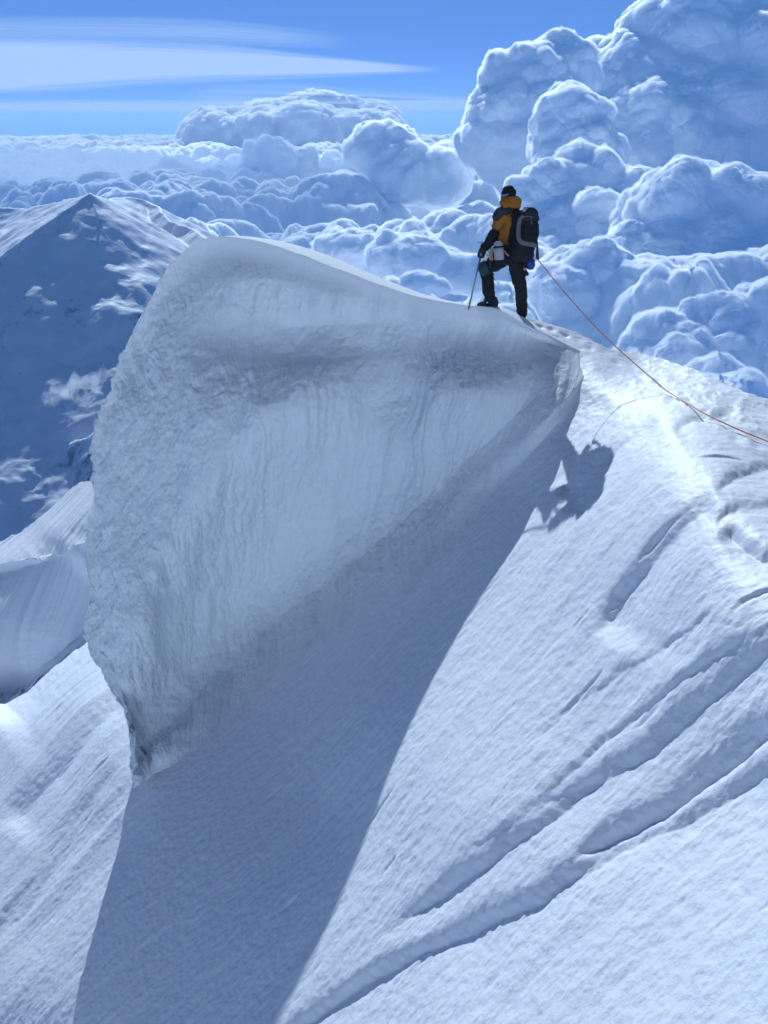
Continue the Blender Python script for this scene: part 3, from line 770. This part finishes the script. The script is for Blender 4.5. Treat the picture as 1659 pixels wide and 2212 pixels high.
def lathe(name, base, top, prof, m, parent=None, seg=28):
    """prof: (0..1 along the axis, radius)"""
    base, top = Vector(base), Vector(top); ax = (top-base); q = ax.to_track_quat('Z', 'Y'); V = []; n = len(prof)
    for t, r in prof:
        for j in range(seg):
            a = 2*math.pi*j/seg; V.append(base+ax*t+q @ Vector((r*math.cos(a), r*math.sin(a), 0)))
    Q = [(i*seg+j, i*seg+(j+1) % seg, (i+1)*seg+(j+1) % seg, (i+1)*seg+j) for i in range(n-1) for j in range(seg)]
    me = bpy.data.meshes.new(name); me.from_pydata([tuple(v) for v in V], [], Q+[tuple(range(seg))[::-1], tuple((n-1)*seg+j for j in range(seg))])
    me.polygons.foreach_set('use_smooth', np.ones(len(me.polygons), bool)); return link(name, me, m, parent)

def blob(name, c, rad, m, parent=None, rot=None, sub=4, fn=None):
    V = ICO4[0].copy() if sub == 4 else ICO[0].copy(); Fc = ICO4[1] if sub == 4 else ICO[1]
    if fn is not None: V = fn(V)
    V = V*np.array(rad)
    if rot is not None: V = V @ np.array(rot.to_matrix()).T
    return link(name, make_mesh(name, V+np.array(c), Fc), m, parent)
ICO4 = ico(4)

# one continuous body under the clothes, posed mid step with the left leg up on the crest
hipc = zp(880, 1110, .02)
body = skin_mesh('person', [
    [(hipc, (.15, .12)), (zp(878, 960, .0), (.15, .12)), (zp(872, 760, .02), (.17, .13)), (zp(868, 600, .04), (.15, .11)), (zp(865, 480, .05), .065), (zp(858, 400, .06), .062), (zp(852, 330, .05), .088), (zp(853, 240, .05), .088)],
    [(zp(868, 600, .04), (.15, .11)), (zp(735, 560, -.06), .075), (zp(665, 760, -.02), .058), (zp(640, 880, .0), .050), (zp(560, 990, .04), .042), (zp(490, 1085, .07), .034), (zp(455, 1140, .08), .04)],
    [(zp(868, 600, .04), (.15, .11)), (zp(1010, 570, .16), .075), (zp(1010, 760, .26), .056), (zp(950, 900, .36), .045), (zp(880, 960, .46), .034)],
    [(hipc, (.15, .12)), (zp(770, 1190, -.02), .115), (zp(640, 1290, .10), .10), (zp(520, 1375, .20), .085), (zp(545, 1560, .14), .072), (zp(570, 1760, .10), .055), (zp(575, 1860, .10), .055)],
    [(hipc, (.15, .12)), (zp(960, 1220, .03), .115), (zp(985, 1400, .02), .098), (zp(1015, 1600, .0), .080), (zp(1035, 1800, .02), .072), (zp(1045, 1990, .08), .055)],
], BLACK, sub=2)
tag(body, 'climber in an orange and black jacket seen from behind, stepping up onto the snow crest', 'person')

jk = skin_mesh('jacket', [
    [(zp(880, 1140, .02), (.205, .165)), (zp(875, 1010, .0), (.185, .15)), (zp(872, 840, .01), (.20, .165)), (zp(868, 660, .03), (.195, .15)), (zp(868, 540, .04), (.14, .11)), (zp(872, 440, .05), .10)],
    [(zp(868, 660, .03), (.195, .15)), (zp(745, 590, -.06), .098), (zp(690, 700, -.05), .088), (zp(665, 790, -.02), .084)]], ORANGE, body, wr=.010, seed=4)
skin_mesh('sleeve', [[(zp(668, 795, -.02), .080), (zp(645, 870, .0), .088), (zp(590, 945, .03), .075), (zp(540, 1015, .05), .066), (zp(495, 1075, .065), .060)]], BLACK, body, wr=.010, seed=9)
skin_mesh('shoulder_panel', [[(zp(880, 500, -.06), .060), (zp(800, 500, -.09), .075), (zp(725, 530, -.10), .082), (zp(675, 590, -.10), .064), (zp(640, 670, -.09), .040)]], DARK, body, wr=.006, seed=12)
skin_mesh('hood', [[(zp(745, 440, -.02), .045), (zp(800, 405, -.10), .075), (zp(880, 380, -.13), .088), (zp(960, 400, -.08), .085), (zp(1000, 460, -.02), .060)], [(zp(880, 380, -.13), .088), (zp(905, 345, -.05), .078)], [(zp(880, 380, -.13), .088), (zp(870, 430, .04), .09), (zp(790, 420, .08), .07)]], ORANGE, body, wr=.012, seed=15)
# head turned to the left: face, nose, mouth, ears under a black beanie
hc = zp(845, 300, .04); HR = Matrix.Rotation(math.radians(62), 3, 'Z').to_quaternion()   # looks ahead and to the left
def headf(V):
    V = V.copy(); x, y, z = V.T                                    # +y is the face before turning
    V[:, 1] = y*np.where(y > 0, 1.0, 1.06)-0.06*(z < -.3)*(y > 0); V[:, 0] = x*(1-.22*smooth(-z, .1, 1))
    V[:, 1] += .28*np.exp(-((x/.14)**2+((z+.12)/.20)**2))*(y > 0)   # nose
    V[:, 1] += .08*np.exp(-((x/.25)**2+((z+.45)/.07)**2))*(y > 0)   # lips
    V[:, 1] -= .10*np.exp(-(((np.abs(x)-.35)/.16)**2+((z-.08)/.12)**2))*(y > 0)
    return V
face = blob('head', hc, (.078, .096, .118), SKIN, body, HR, fn=headf)
blob('goggles', hc+Vector((-.050, .030, .012)), (.052, .022, .030), DARK, body, HR, sub=3)
def cap(V):
    V = V.copy(); z = V[:, 2]; V[:, :2] *= (1+.05*np.sin(z*9))[:, None]; V[:, 2] = np.where(z < -.42, -.42+(z+.42)*.12, z); return V
blob('beanie', zp(855, 268, .04), (.102, .110, .122), BLACK, body, Matrix.Rotation(math.radians(-9), 3, 'Y').to_quaternion(), fn=cap)
tube('beanie_badge', [zp(745, 305, -.055), zp(795, 288, -.080), zp(848, 268, -.085)], .014, mat('pale_badge', (.16, .20, .30), .6), body, n=10)
tube('goggle_strap', [zp(738, 345, -.02), zp(780, 330, -.07), zp(860, 318, -.09), zp(940, 308, -.05)], .010, DARK, body, n=16)
for pts in ([zp(560, 1330, .10), zp(520, 1375, .20), zp(540, 1480, .165), zp(548, 1600, .135), zp(560, 1740, .11), zp(588, 1880, .10), zp(600, 1915, .09)],):
    skin_mesh('trouser_leg', [[(zp(870, 1150, .03), (.16, .13)), (zp(770, 1200, -.01), .132), (zp(650, 1290, .08), .126), (pts[1], .108), (pts[2], .098), (pts[3], .086), (pts[4], .090), (pts[5], .084), (pts[6], .070)]], BLACK, body, wr=.014, seed=21)
skin_mesh('trouser_leg', [[(zp(880, 1150, .03), (.15, .13)), (zp(960, 1230, .02), .132), (zp(980, 1380, .01), .118), (zp(1005, 1540, -.01), .098), (zp(1038, 1660, -.01), .088), (zp(1040, 1800, .0), .080), (zp(1045, 1950, .07), .078), (zp(1048, 2100, .12), .070)]], BLACK, body, wr=.014, seed=25)
blob('knee_pad', zp(500, 1360, .11), (.090, .09, .115), TEAL, body, sub=3)

def boot(c, toe, h):
    """mountaineering boot: sole, rounded toe and shaft, with crampon points"""
    c, toe = Vector(c), Vector(toe); d = (toe-c); L = d.length; d.normalize(); up = Vector((0, 0, 1)); sd = d.cross(up).normalized(); up = sd.cross(d)
    q = Matrix((d, -sd, up)).transposed()
    sec = [(-.10, .040, .10), (-.06, .052, h), (.00, .055, h), (.06, .052, .13), (.12, .056, .100), (.18, .058, .082), (.225, .048, .062), (.25, .026, .036)]
    V, Q, n = [], [], 14
    for x, w, hh in sec:
        for j in range(n):
            a = 2*math.pi*j/n; cs, sn = math.cos(a), math.sin(a)
            V.append(c+q @ Vector((x*L/.25, w*math.copysign(abs(cs)**.7, cs), hh*.5+hh*.5*math.copysign(abs(sn)**.75, sn))))
    for i in range(len(sec)-1):
        for j in range(n): Q.append((i*n+j, i*n+(j+1) % n, (i+1)*n+(j+1) % n, (i+1)*n+j))
    me = bpy.data.meshes.new('boot'); me.from_pydata([tuple(v) for v in V], [], Q+[tuple(range(n))[::-1], tuple((len(sec)-1)*n+j for j in range(n))])
    me.polygons.foreach_set('use_smooth', np.ones(len(me.polygons), bool)); o = link('boot', me, DARK, body)
    P = [c+q @ Vector(p) for p in ((-.09, .04, .0), (.0, .05, 0), (.1, .05, 0), (.2, .045, 0), (.25, 0, 0), (.2, -.045, 0), (.1, -.05, 0), (0, -.05, 0), (-.09, -.04, 0))]
    tube('crampon_frame', P, .007, STEEL, o, n=40)
    return o
boot(zp(600, 1955, .08), zp(385, 1920, .12), .17)
boot(zp(1050, 2108, .12), zp(1015, 2085, .31), .17)
lathe('gaiter_buckle', zp(535, 1870, -.02), zp(540, 1862, .0), [(0, .010), (1, .010)], WHITE, body, seg=8)

def mitten(wrist, knuckle, tip, thumb, r=.048):
    o = skin_mesh('mitten', [[(wrist, .060), ((wrist+knuckle)/2, r*1.02), (knuckle, r*1.12), ((knuckle+tip)/2, r*1.0), (tip, r*.72)], [(knuckle, r*1.12), (thumb, .024)]], DARK, body, wr=.004, seed=31)
    return o
mitten(zp(495, 1050, .065), zp(450, 1140, .07), zp(425, 1215, .05), zp(475, 1215, .02))
mitten(zp(880, 960, .46), zp(850, 1010, .50), zp(820, 1060, .50), zp(850, 1060, .46))
skin_mesh('mitten_cuff', [[(zp(540, 1000, .05), .064), (zp(505, 1045, .065), .074), (zp(475, 1085, .07), .066)]], BLACK, body, wr=.006, seed=33)
tube('mitten_leash', [zp(500, 985, .02), zp(460, 975, .0), zp(425, 982, -.01), zp(392, 972, -.02)], .004, DARK, body, n=16)
# harness
skin_mesh('harness_belt', [[(zp(690, 1080, -.05), .03), (zp(770, 1115, -.17), .035), (zp(880, 1140, -.22), .035), (zp(1010, 1130, -.17), .035), (zp(1110, 1100, -.02), .03)]], BLACK, body)
tube('leg_loop', [zp(700, 1090, -.12), zp(620, 1160, -.10), zp(580, 1260, -.06), zp(590, 1350, -.02)], .016, DARK, body, n=20)
tube('orange_sling', [zp(790, 1100, -.20), zp(820, 1150, -.235), zp(880, 1190, -.25), zp(960, 1210, -.25)], .011, ROPE, body, n=24)
for k, (a, b) in enumerate([((600, 1060), (575, 1230)), ((585, 1080), (600, 1240)), ((620, 1050), (560, 1180))]):
    t_ = tube('sling', [zp(a[0], a[1], -.14), zp(a[0]-14, (a[1]+b[1])/2, -.16), zp(b[0], b[1], -.15), zp(b[0]+18, b[1]-20, -.14), zp(a[0]+16, (a[1]+b[1])/2, -.13), zp(a[0]+6, a[1], -.14)], .008, BEIGE if k != 1 else ROPE, body, n=30)
for k, (x, y) in enumerate([(540, 1140), (525, 1185), (510, 1215)]):
    R_ = [zp(x+24*math.cos(a), y+40*math.sin(a), -.08) for a in np.linspace(0, 6.2, 12)]
    tube('carabiner', R_, .0045, STEEL, body, n=30)
tube('gaiter_strap_end', [zp(635, 1510, .05), zp(665, 1545, .03), zp(712, 1585, .02)], .004, DARK, body, n=12)

# backpack: worn on the back, a thing of its own
PKC = zp(1085, 870, -.16); PW = Vector((.82, .57, 0)); PD = Vector((.57, -.82, 0)); PU = Vector((.10, .02, 1.0)).normalized()
def pack_pt(th, h, off=0.0):
    """point on the pack; h from 0 bottom to 1 top"""
    z = (h-.5)*.70
    w = np.interp(h, [0, .06, .2, .5, .8, .93, 1], [.13, .165, .18, .175, .150, .110, .05])
    d = np.interp(h, [0, .06, .2, .5, .8, .93, 1], [.09, .125, .14, .145, .125, .095, .05])
    c, s_ = math.cos(th), math.sin(th)
    return PKC+PW*float((w+off)*math.copysign(abs(c)**.72, c))+PD*float((d+off)*math.copysign(abs(s_)**.72, s_))+PU*(z+0.018*math.sin(h*7))+PW*.10*(h-.5)-PD*.06*(h-.5)
def zoom_of(P):
    d = P.y*cp-P.z*sp; return ((CX+P.x/d*F-973.7)/.14673, (CY-(P.y*sp+P.z*cp)/d*F-379.7)/.14673)
PG = [(th, h, zoom_of(pack_pt(th, h))) for th in np.linspace(.1, 3.7, 100) for h in np.linspace(.02, .98, 80)]
def on_pack(zx, zy, off=.004):
    b = min(PG, key=lambda g: (g[2][0]-zx)**2+(g[2][1]-zy)**2+0*g[0]); return pack_pt(b[0], b[1], off)
pk = bpy.data.objects.new('backpack', None); COL.objects.link(pk); pk.location = pack_pt(1.57, 0)
tag(pk, 'black climbing backpack with a curved grey side stripe on the climbers back', 'backpack')
pk_inv = Matrix.Translation(-pk.location)
def own(o, parent, loc):
    """hang a world-space mesh under a placed parent"""
    o.data.transform(Matrix.Translation(-Vector(loc))); o.parent = parent; return o
def surf(name, th0, th1, h0, h1, off, m, nth=44, nh=40, closed=False):
    V = [pack_pt(th, h, off) for h in np.linspace(h0, h1, nh) for th in np.linspace(th0, th1, nth)]
    me = make_mesh(name, [tuple(v) for v in V], grid_faces(nh, nth))
    P = get_co(me).astype(float); N = vnormals(me); P += N*(fbm(P*14+2, 3)*.006)[:, None]; set_co(me, P)
    return own(link(name, me, m), pk, pk.location)
surf('pack_body', 0, 2*math.pi, 0, 1, 0, BLACK)
surf('top_lid', 0, 2*math.pi, .80, 1, .014, DARK, nh=16)
surf('front_pocket', .75, 2.2, .28, .74, .016, BLACK, nth=24, nh=30)
def strip(name, pts, wdt, m, off=.006, thick=.006):
    P = spline([tuple(on_pack(x, y, off)) for x, y in pts], 40); T = np.gradient(P, axis=0); T /= np.linalg.norm(T, axis=1)[:, None]
    vd = P/np.linalg.norm(P, axis=1)[:, None]; nr = -(vd-T*(vd*T).sum(1)[:, None]); nr /= np.linalg.norm(nr, axis=1)[:, None]; sd = np.cross(T, nr)
    V = []
    for k, (a, b) in enumerate(((-1, 0), (-.8, 1), (.8, 1), (1, 0), (.8, -1), (-.8, -1))): V.append(P+sd*a*wdt/2+nr*(b*thick))
    V = np.stack(V, 1); n = 6; Q = [(i*n+j, i*n+(j+1) % n, (i+1)*n+(j+1) % n, (i+1)*n+j) for i in range(39) for j in range(n)]
    me = make_mesh(name, V.reshape(-1, 3), Q); return own(link(name, me, m), pk, pk.location)
strip('grey_stripe', [(1085, 600), (1035, 640), (1012, 720), (1008, 830), (1010, 920), (1045, 975), (1120, 1000), (1190, 1010), (1230, 1040)], .062, GREY, off=.020)
strip('compression_strap', [(1060, 600), (1110, 592), (1160, 600), (1200, 612)], .014, GREY, off=.022)
strip('daisy_chain', [(1162, 620), (1175, 660), (1180, 720)], .010, GREY, off=.026)
strip('compression_strap', [(900, 960), (960, 1000), (1010, 1010)], .018, DARK, off=.012)
for k, (x, y, r) in enumerate([(1062, 540, .009), (1255, 930, .014), (1270, 1190, .008), (1175, 690, .008)]):  # pack buckles; the white one is a painted highlight on the right side
    own(lathe('buckle_glint', on_pack(x, y, .012), on_pack(x, y, .024), [(0, r), (1, r*.8)], WHITE if k == 1 else STEEL, seg=10), pk, pk.location)
own(tube('shoulder_strap', [zp(1010, 560, -.10), zp(960, 470, -.06), zp(900, 470, .04), zp(840, 520, .16)], .026, BLACK, n=24), pk, pk.location)
own(tube('shoulder_strap', [zp(930, 620, -.14), zp(850, 480, -.14), zp(760, 470, -.08), zp(700, 560, .06)], .024, BLACK, n=24), pk, pk.location)
own(tube('waist_strap', [zp(960, 1040, -.20), zp(860, 1050, -.22), zp(760, 1040, -.18), zp(690, 1010, -.05)], .024, BLACK, n=24), pk, pk.location)
own(skin_mesh('back_panel', [[(zp(965, 500, -.10), .035), (zp(935, 700, -.13), .055), (zp(905, 900, -.14), .055), (zp(885, 1020, -.15), .06)]], BLACK), pk, pk.location)
own(tube('haul_loop', [zp(1085, 520, -.14), zp(1098, 480, -.14), zp(1120, 510, -.14)], .006, GREY, n=14), pk, pk.location)
own(skin_mesh('bottom_pouch', [[(zp(880, 1120, -.20), .085), (zp(1000, 1140, -.24), .105), (zp(1120, 1140, -.22), .105), (zp(1215, 1150, -.16), .085)]], BLACK, wr=.008, seed=41), pk, pk.location)
own(skin_mesh('side_tool_strap', [[(zp(1262, 900, -.1), .014), (zp(1275, 1080, -.1), .018), (zp(1275, 1200, -.12), .026), (zp(1285, 1250, -.12), .022)]], TEAL), pk, pk.location)

# bottle in its cover at the left hip
bb, bt = zp(716, 1238, -.27), zp(700, 975, -.25)
bo = bpy.data.objects.new('insulated_bottle', None); COL.objects.link(bo); bo.location = bb
tag(bo, 'grey insulated bottle with a white lid hanging at the climbers left hip', 'bottle')
own(lathe('bottle_body', bb, bt, [(0, .058), (.03, .066), (.5, .069), (.69, .068)], BOTTLE), bo, bb)
own(lathe('band', bb, bt, [(.68, .071), (.70, .073), (.76, .073), (.78, .071)], BLACK), bo, bb)
own(lathe('lid', bb, bt, [(.76, .066), (.80, .066), (.93, .060), (1.0, .052)], BOTTLE), bo, bb)
own(lathe('cap', bb, bt, [(.99, .036), (1.03, .038), (1.05, .03)], WHITE), bo, bb)

# blue stuff sack and odds hanging under the pack
sk = skin_mesh('stuff_sack', [[(zp(1150, 1215, -.16), .050), (zp(1165, 1270, -.15), .078), (zp(1170, 1330, -.14), .070), (zp(1150, 1385, -.14), .040)]], BLUE, wr=.008, seed=51)
tag(sk, 'small blue stuff sack hanging under the backpack', 'sack')
gl = skin_mesh('spare_glove', [[(zp(1088, 1230, -.20), .016), (zp(1085, 1330, -.21), .026), (zp(1100, 1400, -.21), .024), (zp(1125, 1440, -.20), .026), (zp(1128, 1475, -.20), .014)]], BLACK, wr=.004, seed=53)
tag(gl, 'black strap bundle dangling beside the blue sack', 'strap')
tube('webbing_loop', [zp(1075, 1370, -.245), zp(1090, 1360, -.25), zp(1108, 1372, -.245), zp(1090, 1388, -.25), zp(1075, 1372, -.245)], .008, BEIGE, gl, n=20)

# ice axe used as a cane
a0, a1 = zp(442, 1175, .05), zp(268, 1935, .02); ax = bpy.data.objects.new('ice_axe', None); COL.objects.link(ax); ax.location = a1
tag(ax, 'long steel ice axe planted in the crest like a cane under the climbers left hand', 'ice axe')
own(tube('shaft', [a0, a1+(a1-a0)*.05], .0125, STEEL, n=3, seg=10, smooth_path=False), ax, a1)
own(tube('pick', [a0+Vector((.02, .0, .02)), a0+Vector((.02, .06, .03)), a0+Vector((.03, .11, .01)), a0+Vector((.03, .15, -.03))], [.011, .012, .009, .003], STEEL, n=24), ax, a1)
own(tube('adze', [a0+Vector((.01, .0, .03)), a0+Vector((.0, -.04, .03)), a0+Vector((.0, -.07, .02))], [.010, .016, .018], STEEL, n=12), ax, a1)

# climbing rope running back to the viewer
def on_snow(px, py, lift=.02):
    return Vector(ray(px, py)*(float(S/W_M(np.array(float(px)), np.array(float(py))))))*(1-lift/12)
rp = [zp(1150, 1150, -.2), zp(1298, 1258, -.15)]
e0 = rp[-1]; e1 = on_snow(1443, 846, .20)
for t in np.linspace(.12, .9, 7):
    p = e0.lerp(e1, t); p.z -= .10*math.sin(math.pi*t); rp.append(p)
rp += [e1, on_snow(1520, 892, .16), on_snow(1600, 930, .15), on_snow(1659, 954, .15), on_snow(1760, 1000, .2), on_snow(1950, 1090, .3)]
r_ = tube('climbing_rope', rp, .0075, ROPE, n=260, seg=8)
tag(r_, 'thin orange climbing rope running from the climber down to the right edge', 'rope')
